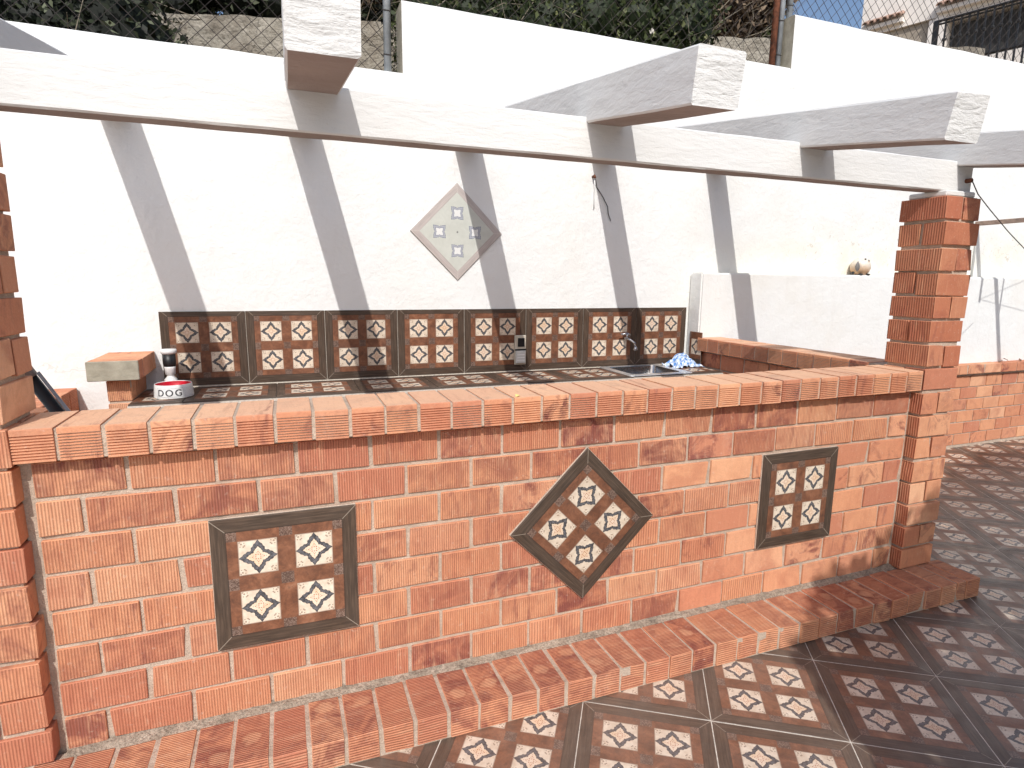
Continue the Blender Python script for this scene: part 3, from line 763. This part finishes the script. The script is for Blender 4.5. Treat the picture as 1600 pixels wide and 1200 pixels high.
# far right low planter wall
fr = thing('planter_wall', 'low terracotta brick wall with header coping under the white block at far right', 'brick wall', (7, 1.77, ZF))
box('mortar', 4.1, 9.6, 1.746, 1.798, -.2, .645, M['mortar'], fr)
for row in range(6):
    z = ZF + .03 + row * .1192
    x = 4.1 - (.125 if row % 2 else 0)
    while x < 9.5:
        a, b = max(x, 4.1), min(x + L, 9.6)
        if b - a > .03: brick(fr, a + MJ / 2, 1.738, z, b - a - MJ, .058, Hc - MJ, {})
        x += L
x = 4.1
while x < 9.5: brick(fr, x, 1.690, .655, .242, .108, .09, {}, name='coping_brick', tilt=.006); x += .25
box('coping_mortar', 4.1, 9.6, 1.695, 1.797, .657, .741, M['mortar'], fr)

# ================================================================== DECORATIVE TILE PANELS
def panel(cx, cz, ang, label, mat='tile', y=-.016, s=SK, grp=None):
    t = thing('tile_panel', label, 'tile panel', (cx, y, cz), (0, 0, 0), grp)
    me = tile_mesh(s, th=.012, mat=mat, gap=0)
    o = bpy.data.objects.new('tile', me); COL.objects.link(o); o.parent = t
    Rm = Matrix.Rotation(ang, 4, 'Y') @ Matrix.Rotation(math.pi / 2, 4, 'X') @ Matrix.Translation((-s / 2, -s / 2, 0))
    o.matrix_local = Rm
    b = box_bm(s + .006, .010, s + .006, .002); bmesh.ops.translate(b, verts=b.verts, vec=(-(s + .006) / 2, 0, -(s + .006) / 2))
    me2 = bm_mesh(b, 'bedding', M['mortar'] if mat == 'tile' else M['wall']); o2 = bpy.data.objects.new('bedding', me2); COL.objects.link(o2); o2.parent = t
    o2.matrix_local = Matrix.Translation((0, .0095, 0)) @ Matrix.Rotation(ang, 4, 'Y')
    return t
panel(.3413 + SK / 2, .258 + SK / 2, .006, 'square star tile framed in dark wood pattern at the left of the bar front', grp=None)
panel(2.6748 + SK / 2, .2573 + SK / 2, 0, 'square star tile framed in dark wood pattern near the right end of the bar front', s=.466)
panel(1.7424, .5162, math.pi / 4 + .005, 'dark star tile turned on its corner in the middle of the bar front')
panel(1.742, 1.843, math.pi / 4, 'pale whitewashed star tile turned on its corner high on the white wall', 'tile_pale', y=1.942, s=.458)

# ================================================================== SMALL THINGS
# leaning pole behind the left pillar
pl = thing('umbrella_pole', 'folded black pole with a grey sleeve leaning behind the left pillar', 'pole', (.34, .55, ZF))
P0, P1, P2, P3 = Vector((.36, .60, ZF)), Vector((-.245, .46, 1.165)), Vector((-.29, .45, 1.26)), Vector((-.47, .40, 1.64))
tube('lower_pole', [P0, P1], .021, M['black'], pl, 12); tube('sleeve', [P1, P2, P3], [.026, .026, .024], M['sleeve'], pl, 14)
tube('rail', [P0 + Vector((.028, -.012, .02)), P1 + Vector((.028, -.012, .02))], .006, M['galv'], pl, 8)
# hook with loose wire on the wall
hk = thing('wall_hook', 'rusty hook in the white wall with loose wires hanging from it', 'hook', (2.78, 1.95, 2.27))
tube('hook', [(2.775, 1.953, 2.275), (2.775, 1.925, 2.28), (2.775, 1.915, 2.265)], .009, M['rust'], hk)
tube('white_wire', [(2.78, 1.93, 2.265), (2.79, 1.944, 2.19), (2.785, 1.945, 2.13), (2.79, 1.945, 2.05)], .0045, M['white_p'], hk, 5)
tube('dark_wire', [(2.785, 1.93, 2.26), (2.81, 1.945, 2.20), (2.86, 1.946, 2.14), (2.905, 1.946, 2.07), (2.912, 1.946, 2.02), (2.935, 1.946, 1.97)], .0032, M['wire'], hk, 5)
# cable bolted to the beam end and washing line arm
cb = thing('washing_line', 'thin sagging line tied to a bolt at the right end of the beam', 'washing line', (3.85, -.01, 2.03))
tube('bolt', [(3.83, .002, 2.032), (3.83, -.03, 2.032)], .011, M['rust'], cb)
tube('line', [(3.832, -.028, 2.034), (4.0, .04, 1.985), (4.22, .11, 1.93), (4.6, .22, 1.83), (5.2, .42, 1.72), (6.0, .65, 1.75), (6.72, .80, 2.1)], .0028, M['wire'], cb, 5)
ar = thing('line_arm', 'weathered timber arm reaching out from the white wall at the right edge', 'wooden arm', (7.1, 1.5, 2.12))
box('timber', 7.06, 7.11, .35, 1.952, 2.10, 2.14, M['wood'], ar, .003)
tube('wall_cord', [(7.09, 1.945, 2.10), (7.10, 1.944, 1.9), (7.105, 1.944, 1.60)], .010, M['grey_p'], ar, 6)
tube('hanger', [(6.76, .80, 2.62), (6.76, .80, 2.31)], .016, M['galv'], ar, 8)
tube('hanger_arm', [(7.085, .79, 2.14), (7.085, .79, 2.60), (6.76, .80, 2.60)], .012, M['galv'], ar, 8)
for q in ((7.6, .9, 2.1), (7.7, .8, 2.6)):
    tube('cord', [(6.76, .80, 2.33), q], .0035, M['wire'], ar, 4)
# bird figurine
fx, fy, fz = 5.455, 1.872, 1.597
fg = thing('bird_figurine', 'round pottery bird figurine with black eyes sitting on the white block', 'figurine', (fx, fy, fz), (0, 0, 0))
lathe('body', [(.0001, .003), (.05, .008), (.076, .035), (.084, .07), (.080, .10), (.066, .126), (.042, .145), (.02, .152), (.0001, .153)], M['fig'], 28, fg, (fx, fy, fz), (0, math.radians(10), 0))
V, F = loft([[((.030 * math.sin(t)) * w_, math.cos(t) * .02 * w_ - .01, z_) for t in np.linspace(0, 2 * math.pi, 13)[:-1]] for w_, z_ in ((.1, .03), (.6, .05), (.8, .075), (.5, .10), (.1, .12))])
part('wing', newmesh('wing', V, F, plain('grey wing', (.20, .19, .18), .6), smooth=True), fg, (fx - .072, fy - .03, fz))
def ball(name, c_, r_, mat, par):
    bm = bmesh.new(); bmesh.ops.create_icosphere(bm, subdivisions=2, radius=r_); return part(name, bm_mesh(bm, name, mat, True), par, c_)
ball('eye', (fx + .002, fy - .050, fz + .139), .009, M['black'], fg); ball('eye', (fx + .036, fy - .056, fz + .126), .009, M['black'], fg)
lathe('beak', [(.007, 0), (.0001, .014)], M['gold'], 10, fg, (fx + .022, fy - .068, fz + .118), (math.pi / 2, 0, 0))
for dx in (-.045, .045): 
    o = ball('foot', (fx + dx, fy - .055, fz + .007), .017, M['black'], fg); o.scale = (1.2, 1.2, .5)
ball('tail', (fx - .095, fy - .02, fz + .02), .013, M['black'], fg)
# fallen petals, leaves
for k, (x_, y_) in enumerate(((1.412, -.042), (1.425, -.053))):
    me = newmesh('petal', [(0, 0, 0), (.02, .004, .006), (.026, .022, .003), (.008, .024, .008)], [(0, 1, 2, 3)], M['yellow'])
    o = part('petal', me, None, (x_, y_, ZC1 + .001 - .02 * k), (.5 * k, 0, k)); tag(o, ['fallen yellow petal lying on the bar coping above the diamond tile', 'fallen yellow petal caught on the front edge of the bar coping'][k], 'petal')
for k in range(7):
    V = [(0, 0, 0), (.02, .012, .012), (.045, .004, .02), (.06, -.004, .006), (.04, -.018, .0), (.018, -.016, .008)]
    o = part('dry_leaf', newmesh('dry_leaf', V, [(0, 1, 5), (1, 2, 4, 5), (2, 3, 4)], M['dryleaf']), None, (7.45 + .11 * k + random.uniform(-.03, .03), 1.73 + random.uniform(-.02, .03), .748), (random.uniform(-.5, .5), random.uniform(-.4, .4), random.uniform(0, 6)))
    tag(o, '%s curled brown dead leaf from the left on the far right planter wall' % ['first', 'second', 'third', 'fourth', 'fifth', 'sixth', 'seventh'][k], 'leaf', 'dead leaves on the planter wall')

# ================================================================== FENCES ABOVE THE WALL
def chain(x0, x1, y, z0, z1, label, posts, cell=.098):
    t = thing('chain_link_fence', label, 'fence', ((x0 + x1) / 2, y, z0))
    paths = []
    s_ = x0 - (z1 - z0)
    while s_ < x1:
        for sg in (1, -1):
            a = (s_, z0); b = (s_ + (z1 - z0), z1)
            if sg < 0: a, b = (s_, z1), (s_ + (z1 - z0), z0)
            t0 = max(0, (x0 - a[0]) / (b[0] - a[0])); t1 = min(1, (x1 - a[0]) / (b[0] - a[0]))
            if t1 - t0 > .02:
                n = 6; pth = []
                for i in range(n + 1):
                    q = t0 + (t1 - t0) * i / n
                    pth.append((a[0] + (b[0] - a[0]) * q + random.uniform(-.004, .004), y + .004 * sg + random.uniform(-.003, .003), a[1] + (b[1] - a[1]) * q))
                paths.append(pth)
        s_ += cell
    V, F = tube_mesh(paths, .0022, 3)
    w_ = part('wire_mesh', newmesh('wire_mesh', V, F, M['wire']), t); w_['kind'] = 'stuff'
    for (px, mat, r_, yy) in posts:
        o = tube('post', [(px, yy, z0 - .02), (px + .008, yy, z1 + .05)], r_, M[mat], t, 14)
        zz = z0 + .12
        while zz < z1 and mat == 'galv':
            tr = [(px + (r_ + .003) * math.cos(a), yy + (r_ + .003) * math.sin(a), zz + .01 * math.sin(a)) for a in np.linspace(0, 2 * math.pi, 13)]
            V, F = tube_mesh([[Vector(q) for q in tr]], .0035, 4); part('tie_wire', newmesh('tie_wire', V, F, M['wire']), o, (0, 0, 0)); zz += .26
    return t
chain(-3.5, 1.38, 2.06, 2.822, 4.3, 'rusty chain link fence on the lowest wall section with a galvanised post', [(1.312, 'galv', .024, 2.04), (-1.6, 'galv', .024, 2.04)])
chain(1.60, 4.54, 2.07, 3.247, 4.7, 'chain link fence on the middle wall section ending at a rusty post', [(4.512, 'galv', .022, 2.06), (4.465, 'rust', .026, 2.075)])
chain(4.57, 10.5, 2.08, 3.647, 5.1, 'chain link fence on the highest wall section in front of the house', [(4.62, 'galv', .024, 2.09)])

# grey retaining wall behind
rw = thing('retaining_wall', 'rough grey concrete retaining wall beyond the chain link fence', 'wall', (2, 4.7, 2.6))
V = []; F = []
XS = np.linspace(-6, 8.3, 120); ZS = np.linspace(2.4, 4.2, 16)
for x in XS:
    for z in ZS: V.append((x, 5.29 - .29 * x + random.uniform(-.012, .012), z + (random.uniform(-.012, .012) if z > 4.1 else 0)))
    V.append((x, 5.29 - .29 * x + .25, 4.2 + random.uniform(-.01, .01)))
nz = 17
for i in range(len(XS) - 1):
    for k in range(nz - 1): F.append((i * nz + k, (i + 1) * nz + k, (i + 1) * nz + k + 1, i * nz + k + 1))
part('wall_face', newmesh('wall_face', V, F, M['concrete']), rw)

# ================================================================== VEGETATION
def leaves(name, pts, size, mat, parent, elong=1.8, tint=None, up=.0):
    n = len(pts); pts = np.asarray(pts)
    d = rng.normal(size=(n, 3)); d /= np.linalg.norm(d, axis=1)[:, None]
    e = rng.normal(size=(n, 3)); e -= (e * d).sum(1)[:, None] * d; e /= np.linalg.norm(e, axis=1)[:, None]
    s_ = size * rng.uniform(.6, 1.4, n)[:, None]
    a = d * s_ * elong / 2; b = e * s_ / 2; c_ = np.cross(d, e) * s_ * .18
    V = np.empty((n, 4, 3)); V[:, 0] = pts - a; V[:, 1] = pts + b + c_; V[:, 2] = pts + a; V[:, 3] = pts - b + c_
    me = bpy.data.meshes.new(name); me.vertices.add(n * 4); me.vertices.foreach_set('co', V.ravel())
    me.loops.add(n * 4); me.loops.foreach_set('vertex_index', np.arange(n * 4)); me.polygons.add(n)
    me.polygons.foreach_set('loop_start', np.arange(n) * 4); me.polygons.foreach_set('loop_total', np.full(n, 4)); me.update()
    tn = rng.beta(1.1, 2.2, n) if tint is None else tint
    ca_ = me.color_attributes.new('tint', 'FLOAT_COLOR', 'CORNER'); cc_ = np.ones((n * 4, 4), 'f'); cc_[:, :3] = np.repeat(tn, 4)[:, None]; ca_.data.foreach_set('color', cc_.ravel())
    me.materials.append(mat); return part(name, me, parent)
def clumps(n, centres, rad, zs=1.0):
    c_ = np.asarray(centres)[rng.integers(0, len(centres), n)]; r_ = np.asarray(rad)
    d = rng.normal(size=(n, 3)); d /= np.linalg.norm(d, axis=1)[:, None]; q = rng.uniform(.35, 1, n) ** .6
    return c_ + d * (q * r_ * rng.uniform(.7, 1.1, n))[:, None] * np.array([1, 1, zs])
def shrub(name, label, centres, rad, n, size, mat, twigs, tw_r=.006, cat='shrub', elong=1.8, flowers=0, twl=.5):
    ct_ = np.mean(centres, 0); t = thing(name, label, cat, (ct_[0], ct_[1], min(c_[2] for c_ in centres) - rad))
    leaves('foliage', clumps(n, centres, rad), size, mat, t, elong)
    bc = bmesh.new()
    for c_ in centres:
        b2 = bmesh.new(); bmesh.ops.create_icosphere(b2, subdivisions=2, radius=rad * .72)
        for v in b2.verts: v.co = v.co * random.uniform(.8, 1.08) + Vector(c_)
        m2 = bpy.data.meshes.new('x'); b2.to_mesh(m2); b2.free(); bc.from_mesh(m2); bpy.data.meshes.remove(m2)
    part('inner_foliage', bm_mesh(bc, 'inner_foliage', mat), t)
    paths = []
    for k in range(twigs):
        c_ = np.asarray(centres[random.randrange(len(centres))]); d = rng.normal(size=3); d[1] = -abs(d[1]); d[2] = abs(d[2]) * .8; d /= np.linalg.norm(d)
        p0 = c_ - np.array([0, 0, rad * .9]) + rng.normal(size=3) * rad * .4; p1 = p0 + d * rad * (1 + twl); pm = (p0 + p1) / 2 + rng.normal(size=3) * .1
        paths.append(([Vector(p0), Vector(pm), Vector(p1)], [tw_r, tw_r * .7, tw_r * .3]))
    V, F = tube_mesh(paths, tw_r, 4); part('branch', newmesh('branch', V, F, M['twig'] if tw_r < .02 else M['bark']), t)
    if flowers:
        P = clumps(flowers * 6, centres, rad * 1.03); P = P[np.argsort(P[:, 1])][:flowers * 3]; P = P[rng.integers(0, len(P), flowers)]
        V = []; F = []
        for p_ in P:
            for k in range(5):
                a = 2 * math.pi * k / 5 + random.random(); b0 = len(V); r_ = .022
                V += [tuple(p_), (p_[0] + r_ * math.cos(a - .5), p_[1] - .012, p_[2] + r_ * math.sin(a - .5)), (p_[0] + r_ * 1.3 * math.cos(a), p_[1] - .016, p_[2] + r_ * 1.3 * math.sin(a)), (p_[0] + r_ * math.cos(a + .5), p_[1] - .012, p_[2] + r_ * math.sin(a + .5))]
                F.append((b0, b0 + 1, b0 + 2, b0 + 3))
        part('blossom', newmesh('blossom', V, F, M['petal']), t)
    return t
def along(x0, x1, n, z0, z1, off, jit=.15):
    return [(x, 5.29 - .29 * x + off + random.uniform(-jit, jit), random.uniform(z0, z1)) for x in np.linspace(x0, x1, n)]
shrub('evergreen_shrub', 'large dark evergreen shrub behind the fence at the top left corner', [(-3.4, 3.9, 3.7), (-2.6, 3.8, 4.2), (-2.0, 3.7, 3.6), (-1.6, 3.7, 4.1), (-1.0, 3.6, 3.3), (-.95, 3.7, 4.0), (-.45, 3.75, 4.3), (-.55, 3.7, 3.25), (-2.9, 3.8, 3.2), (-1.7, 3.4, 3.0), (-1.2, 3.9, 4.7), (-.9, 3.5, 2.9)], .62, 26000, .035, M['leaf_dark'], 40, .005)
shrub('ivy_hedge', 'dark hedge along the top of the grey retaining wall', [(x, y, z) for x, y, z in along(-2.8, 2.4, 16, 4.45, 4.9, .45) + along(-2.6, 2.2, 14, 5.2, 5.5, .6)], .55, 30000, .045, M['leaf_dark'], 60, .009, 'hedge', twl=.9)
shrub('thorny_shrub', 'brown twiggy shrub above the grey wall beside the galvanised post', [(x, y, z) for x, y, z in along(1.25, 2.3, 5, 4.5, 4.9, .3)], .42, 9000, .035, M['leaf_dry'], 90, .005)
shrub('flowering_shrub', 'broad green shrub with small white blossoms above the middle wall section', [(x, 4.55 - .29 * x + random.uniform(-.1, .2), z) for x in np.linspace(2.05, 4.35, 12) for z in (3.5, 4.0, 4.5)] + [(2.6, 4.5, 4.9), (3.4, 4.3, 4.9), (4.3, 3.9, 4.9)], .45, 52000, .032, M['leaf_green'], 160, .005, flowers=34)
shrub('dry_shrub', 'sunburnt brown and olive shrub on top of the grey wall before the sky', [(x, y, z) for x, y, z in along(4.85, 5.95, 7, 4.45, 4.85, .45)] + [(5.2, 4.2, 5.2), (5.7, 4.1, 5.15)], .42, 22000, .035, M['leaf_dry'], 120, .004, elong=2.6)
shrub('green_weed', 'small green weeds at the end of the grey wall beside the post', [(6.0, 3.75, 4.28), (6.25, 3.7, 4.3), (6.5, 3.65, 4.22)], .14, 1500, .03, M['leaf_green'], 12, .003, 'weed')
# tub hanging at end of shrub
pt = thing('plastic_tub', 'dark green plastic tub lying in the shrub by the fence', 'tub', (4.55, 3.75, 4.03))
rt = (math.pi / 2, 0, -.55)
lathe('shell', [(.075, .0), (.082, .004), (.082, .02), (.098, .022), (.10, .09), (.112, .092), (.112, .15), (.10, .15), (.092, .10), (.07, .03)], M['greenpot'], 28, pt, (4.55, 3.72, 4.03), rt)

# ================================================================== HOUSE beyond
A0 = Vector((13.521, 9.0, 7.375)); sc = 2.0
A1 = CAMLOC + (A0 - CAMLOC) * sc; dd = Vector((.33, -.95, 0)).normalized(); nn = Vector((-.95, -.33, 0)).normalized()
hs = thing('house', 'cream rendered house on the slope with clay tiled eaves and a dark porch', 'house', (A1.x, A1.y, 8))
def hpt(s_, z, off=0.0):
    """s along the facade, z height both measured at the unscaled distance; off metres out of the facade"""
    q = A1 + dd * (s_ * sc) + nn * off; q.z = CAMLOC.z + (z - CAMLOC.z) * sc; return q
def hbox(name, s0, s1, z0, z1, o0, o1, mat, parent=hs):
    P = [hpt(s_, z, o_) for s_, z, o_ in ((s0, z0, o0), (s1, z0, o0), (s1, z0, o1), (s0, z0, o1), (s0, z1, o0), (s1, z1, o0), (s1, z1, o1), (s0, z1, o1))]
    F = [(0, 3, 2, 1), (4, 5, 6, 7), (0, 1, 5, 4), (1, 2, 6, 5), (2, 3, 7, 6), (3, 0, 4, 7)]
    me = newmesh(name, P, F, mat); bm = bmesh.new(); bm.from_mesh(me); bmesh.ops.recalc_face_normals(bm, faces=bm.faces); bm.to_mesh(me); bm.free()
    return part(name, me, parent)
hbox('wall', -.09, 1.40, 7.16, 9.4, -5, 0, M['housew'])
hbox('wall', 1.40, 4.2, 7.13, 9.4, -5, -.02, M['housew'])
hbox('wall', .10, 1.30, 5.4, 7.155, -5, -.15, M['houseb'])
hbox('column', 1.30, 1.60, 5.4, 7.125, -1.2, .05, M['housew'])
hbox('porch_back', 1.60, 4.2, 5.4, 7.12, -2.4, -2.2, M['interior'])
hbox('porch_ceiling', 1.60, 4.2, 7.10, 7.12, -2.2, -.03, M['housew'])
hbox('parapet', 1.62, 4.2, 5.2, 6.16, -.3, -.05, M['housew'])
hbox('curtain', 1.86, 1.98, 6.0, 7.0, -1.4, -1.3, M['olive'])
hbox('gate_panel', 1.66, 4.1, 6.165, 7.02, -.75, -.7, M['interior'])
def eave(s0, s1, z, n):
    for k in range(n):
        s_ = s0 + (s1 - s0) * (k + .5) / n; r_ = (s1 - s0) * sc / n * .52
        V = []; F = []; m_ = 8
        for off, dz in ((.42, -.04), (-.35, .30)):
            c_ = hpt(s_, z, off); c_.z += dz
            for ring_r in (r_, r_ * .74):
                for i in range(m_ + 1):
                    a = math.pi * i / m_; V.append(c_ + dd * math.cos(a) * ring_r + Vector((0, 0, 1)) * math.sin(a) * ring_r)
        w_ = m_ + 1
        for i in range(m_):
            F.append((i, i + 1, 2 * w_ + i + 1, 2 * w_ + i)); F.append((w_ + i, 3 * w_ + i, 3 * w_ + i + 1, w_ + i + 1)); F.append((i, w_ + i, w_ + i + 1, i + 1))
        part('roof_tile', newmesh('roof_tile', V, F, M['roof_tile']), hs)
    hbox('cornice', s0, s1, z - .12, z - .035, -.02, .22, M['housew'])
eave(.0, .80, 7.37, 6); eave(1.44, 3.4, 7.33, 14)
# iron railing in front
rl = thing('iron_railing', 'black wrought iron railing with knobbed bars in front of the house porch', 'railing', tuple(hpt(2.4, 6.2, 2.4)))
def rp(s_, z): return hpt(s_, z, 2.4)
def rbar(name, s0, z0, s1, z1, r_, par=rl, n=5):
    V, F = tube_mesh([[rp(s0, z0), rp(s1, z1)]], r_, n); return part(name, newmesh(name, V, F, M['black']), par)
rbar('rail', 1.76, 6.645, 4.0, 6.64, .055); rbar('rail', 1.76, 6.585, 4.0, 6.58, .04); rbar('rail', 2.3, 5.83, 4.0, 5.85, .05)
hbox('post', 1.755, 1.845, 5.4, 6.64, 2.34, 2.46, M['black'], rl)
s_ = 1.96
while s_ < 3.9:
    b = rbar('bar', s_, 5.45, s_, 6.64, .040); q = rp(s_, 6.28)
    bm = bmesh.new(); bmesh.ops.create_icosphere(bm, subdivisions=1, radius=.085); part('knob', bm_mesh(bm, 'knob', M['black']), b, q); s_ += .127

# ================================================================== TREE behind the camera: its crown throws the shade over the right of the patio
def topz(x): return np.interp(x, [1.84, 1.9, 2.05, 2.3, 2.76, 4.0, 5.5, 8.0], [1.9, 2.55, 2.7, 2.85, 3.07, 3.62, 4.15, 4.3])
P = []
while len(P) < 21000:
    x_ = random.uniform(1.85, 8.2); z_ = random.uniform(.9, 4.35)
    lim = topz(x_) - abs(random.gauss(0, .05)) + .05 * math.sin(x_ * 9)
    if z_ > lim: continue
    y_ = random.uniform(-.35, .35); sh_ = y_    # keep the rim where the sun grazes it
    P.append((x_ + sh_ * .282, -3 + sh_, z_ - sh_ * .95))
tr = thing('garden_tree', 'broad leafy tree spreading over the patio behind the viewer', 'tree', (4.6, -3.3, ZF))
leaves('crown', P, .075, M['leaf_tree'], tr, 1.6)
tube('trunk', [(4.7, -3.2, ZF - .1), (4.62, -3.15, .7), (4.7, -3.05, 1.3), (4.6, -3.0, 2.6)], [.17, .13, .12, .04], M['bark'], tr, 12)
for q in ((2.3, -3, 2.2), (3.3, -3.1, 2.9), (6.2, -3, 3.3), (7.2, -3, 2.6)): tube('limb', [(4.68, -3.08, 1.15), (Vector(q) + Vector((4.7, -3.05, 1.3))) / 2 + Vector((0, 0, .2)), q], [.08, .05, .015], M['bark'], tr, 8)
print('tiles', nt_, 'objects', len(bpy.data.objects))
